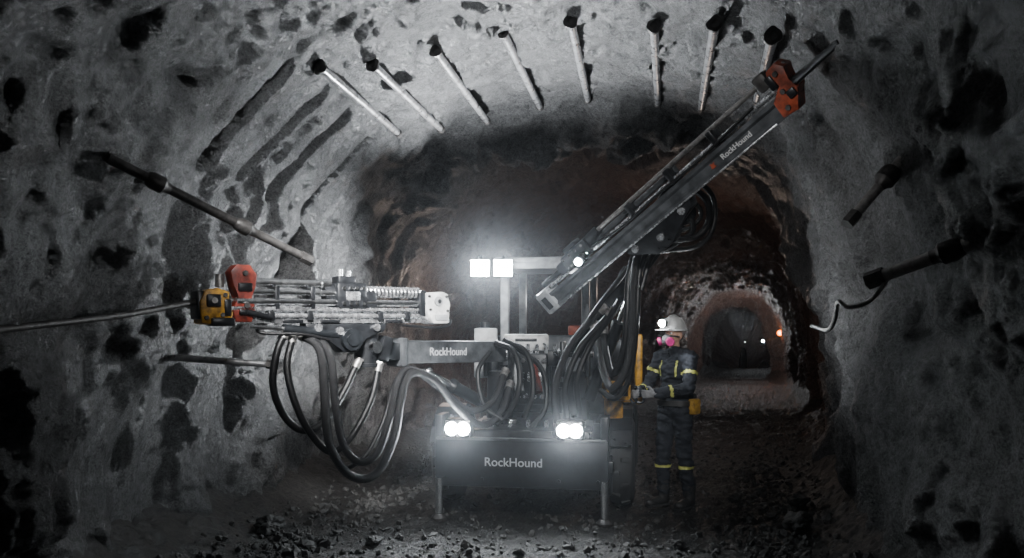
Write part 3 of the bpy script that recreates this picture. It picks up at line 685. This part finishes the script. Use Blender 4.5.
stripe(lambda q: 1.10<q.z<1.125 and abs(q.x)<.165 and segt(q,EL[1],WR[1],.07)<-1 and segt(q,EL[-1],WR[-1],.07)<-1, 'silver')
WB().lathe((0,0,1.0), (0,0,1), [(.165,-.025),(.182,-.025),(.182,.025),(.165,.025)], 32, (1,.80)).build('belt', 'boot', per)
WB().box((-.19,-.05,.97), (.07,.12,.15), bev=.02).build('belt_pouch', 'pouch', per, label='yellow belt pouch')
WB().box((-.04,-.15,1.0), (.18,.06,.18), bev=.02).build('lamp_battery', 'boot', per)
for s in (1,-1):
    dy = .05*s
    b = WB().cap((s*.115,-.02+dy,.26), (s*.115,-.025+dy,.10), .064,.058).cap((s*.115,-.04+dy,.055), (s*.13,.13+dy,.045), .05,.045).ball((s*.132,.15+dy,.045), (.05,.06,.042))
    bt = remesh(b.build('boot', 'boot', per), .008, 4)
    WB().box((s*.122,.05+dy,.014), (.095,.29,.026), Matrix.Rotation(-s*.07,3,'Z'), .01).build('sole', 'tyre', bt)
def hand(wr, d, side, palm):
    d = d.normalized(); palm = (palm-d*palm.dot(d)).normalized(); side = side-d*side.dot(d)-palm*side.dot(palm); side.normalize()
    b = WB(); b.cap(wr-d*.05, wr+d*.02, .038,.031)
    for o in (-.024,-.008,.008,.024): b.cap(wr+d*.02+side*o*.8, wr+d*.085+side*o, .017,.015)
    for o, ln in ((.030,.92),(.010,1.0),(-.010,.95),(-.029,.78)):
        p = wr+d*.088+side*o; a = 0
        for l, da, r in ((.042,40,.0115),(.028,62,.0105),(.022,52,.0095)):
            a += math.radians(da); q = p+(d*math.cos(a)+palm*math.sin(a))*l*ln; b.cap(p, q, r, r*.93); p = q
    t0 = wr+d*.03+side*.03; t1 = t0+(side*.7+d*.5+palm*.5).normalized()*.045; t2 = t1+(d*.55+palm*.8-side*.1).normalized()*.035
    b.cap(t0, t1, .015,.0125); b.cap(t1, t2, .0125,.0105)
    remesh(b.build('glove', 'glove', per), .0045, 2)
    c = wr+d*.105+palm*.038
    return WM @ c, (WM.to_3x3() @ side)
for s in (1,-1):
    d = WR[s]-EL[s]; d.z *= .3
    c, sd = hand(WR[s], d, V3((0,0,1)), V3((-s,.15,0)))
    foot = V3((1.08, max(7.5, min(7.72, c.y)), 1.14))
    MB().tube(spline([foot, foot.lerp(V3((c.x,c.y,1.0)),.6)-UP*.03, c-sd*.07, c, c+sd*.055]), .012, 10).ball(c+sd*.065, .02).build('control_lever', 'black', con)
# hard hat, lamp, respirator
hh = WB().lathe((0,.022,1.70), (0,0,1), [(.100,-.012),(.130,-.015),(.132,-.006),(.117,.004),(.113,.03),(.104,.066),(.082,.100),(.048,.118),(0,.124)], 36, (.95,1.14)).tube([(0,.022+.120*math.cos(a), 1.706+.125*math.sin(a)) for a in [math.pi*k/14 for k in range(2,13)]], .013, 8).build('hard_hat', 'hat', per, label='white hard hat')
WB().box((0,.170,1.693), (.16,.06,.010), bev=.004).build('peak', 'hat', hh)
WB().box((0,.150,1.752), (.05,.03,.05), bev=.01).build('lamp_bracket', 'boot', hh)
WB().lathe((0,.163,1.755), (0,1,0), [(0,0),(.026,0),(.040,.025),(.038,.03)], 20).build('cap_lamp', 'boot', hh)
WB().lathe((0,.163,1.755), (0,1,0), [(.038,.024),(.034,.042),(0,.055)], 20).build('lamp_lens', 'lampw', hh)
rs = WB().ball((0,.120,1.60), (.050,.048,.056)).cyl((0,.155,1.59), (0,.180,1.585), .024,.019).build('respirator', 'glove', per)
for s in (1,-1):
    d = V3((s*.75,.55,-.25)).normalized(); c = V3((s*.048,.142,1.588))
    WB().lathe(c, d, [(0,0),(.036,0),(.041,.008),(.041,.030),(.034,.036),(0,.036)], 22).build('filter_cartridge', 'pink', rs, label='pink filter cartridge')
WB().lathe((0,.022,1.625), (0,-.15,1), [(.078,-.007),(.082,-.007),(.082,.007),(.078,.007)], 28, (.99,1.26)).build('strap', 'boot', rs)

# ------------------------------------------------------------ far lamps
def lamp_fixture(px, py, m, r, label, off=.12):
    c = ray(px, py, off); t = thing('tunnel_lamp', label, 'lamp', c)
    d = (CAM-c).normalized()
    MB().lathe(c, d, [(0,-.10),(r*.6,-.10),(r*1.25,-.02),(r*1.25,.0),(r,.01)], 18).build('housing', 'black', t)
    MB().lathe(c, d, [(r,.0),(r*.7,r*.5),(0,r*.7)], 18).build('lens', m, t)
    return c+d*.15
o1 = lamp_fixture(780,333,'lampo',.11,'orange lamp glowing on the right wall of the far tunnel')
o2 = lamp_fixture(763,341,'lampw',.065,'white lamp on the right side of the farthest tunnel arch')
o3 = lamp_fixture(745,342,'lampd',.04,'tiny dim white lamp in the dark farthest end of the tunnel')

# ------------------------------------------------------------ lights
def lt(kind, loc, energy, col=(1,1,1), rad=.05, aim=None, ang=60, blend=.5):
    l = bpy.data.lights.new(kind.lower()+'_light', kind); l.energy = energy; l.color = col
    if kind == 'AREA': l.size = rad; l.spread = math.radians(ang)
    else: l.shadow_soft_size = rad
    o = bpy.data.objects.new(l.name, l); C.objects.link(o); o.location = loc
    if kind == 'SPOT': l.spot_size = math.radians(ang); l.spot_blend = blend
    if aim is not None: o.rotation_euler = (V3(aim)-V3(loc)).to_track_quat('-Z','Y').to_euler()
    return o
COOL = (.92,.96,1.0)
c = fl_c+w2*.05; lt('SPOT', c, 260, COOL, .03, c+V3((-.45,-.5,.55)), 140, .8)                   # lamp on the right boom
c = P(491,257,8.25); lt('SPOT', c, 1900, COOL, .03, c+V3((.08,-.44,1.0)), 122, 1.0)              # mast lamps up onto the roof
c = RM @ V3((-.60,1.42,1.85)); lt('SPOT', c, 980, COOL, .03, c+V3((-2.3,-.80,.35)), 88, 1.0)     # added fill spot for the left wall, no fixture on the rig
c = RM @ V3((.83,.28,1.12)); lt('SPOT', c, 320, COOL, .03, c+V3((2.3,-.45,1.4)), 84, 1.0)        # added spot brightening the right wall, no fixture on the rig
for px in (480,503):
    c = P(px,268,8.32); lt('SPOT', c-V3((0,.05,0)), 1000, COOL, .06, CAM+V3((0,0,-.3)), 22, .9)
for x in (-.55,.44):
    c = RM @ V3((x,-.10,.825)); lt('SPOT', c, 620, COOL, .04, CAM+V3((0,0,-.5)), 22, .9)
    lt('SPOT', c, 80, COOL, .04, c+V3((0,-1,-.55)), 110, .9)
lt('SPOT', (.9,2.6,3.0), 720, (1,1,1), .16, (.25,7.0,1.55), 50, .9)                              # off-camera key spot added to light the machine front
lt('AREA', (-.9,3.3,3.5), 55, (1,1,1), .6, (-1.2,6.2,2.1), 34)                                   # off-camera area light added for reflections on the left drill
lt('SPOT', (-.6,2.6,3.1), 400, (1,1,1), .10, (2.6,6.3,2.5), 30, 1.0)                             # off-camera spot added to rake the right wall and its bolts
lt('SPOT', (1.0,2.4,3.0), 90, (1,1,1), .10, (-2.6,6.8,2.0), 36, 1.0)                             # off-camera fill added to lift the dark clefts of the left wall
lt('POINT', (-.9,11.4,2.2), 24, (1,.78,.65), .1)  # unseen warm fill added to show the chamber rock behind the rig
lt('POINT', (.9,11.6,2.2), 30, (.9,.94,1), .1)  # unseen cool fill added to bring out the inner roof
lt('POINT', (3.0,13.4,2.5), 46, (1,.76,.62), .1)  # unseen warm light added to brighten the wall around the portal
lt('POINT', (5.4,19.6,2.9), 3, (1,.75,.62), .1)  # faint unseen fill added inside the far tunnel
lt('POINT', (8.25,28.6,2.1), 80, (.97,.98,1), .1)  # unseen light added in front of the far arch to brighten its rim
lt('POINT', o1, 16, (1,.25,.03), .04)
lt('POINT', WM @ V3((0,.26,1.76)), 4, COOL, .03)
wl = bpy.data.worlds.new('World'); SC.world = wl; wl.use_nodes = True
nt = wl.node_tree; nt.nodes['Background'].inputs['Color'].default_value = (.001,.001,.001,1); nt.nodes['Background'].inputs['Strength'].default_value = 1
vs_ = nt.nodes.new('ShaderNodeVolumeScatter'); vs_.inputs['Density'].default_value = .0005; vs_.inputs['Anisotropy'].default_value = .94; vs_.inputs['Color'].default_value = (.85,.92,1,1)
nt.links.new(vs_.outputs[0], nt.nodes['World Output'].inputs['Volume'])

# ------------------------------------------------------------ camera
cam = bpy.data.cameras.new('camera'); co = bpy.data.objects.new('camera', cam); C.objects.link(co)
co.location = CAM; co.rotation_euler = (math.pi/2, 0, 0); cam.sensor_width = 36; cam.lens = F/1024*36; cam.shift_y = (HZ-279)/1024; cam.clip_start = .05; cam.clip_end = 300
SC.camera = co
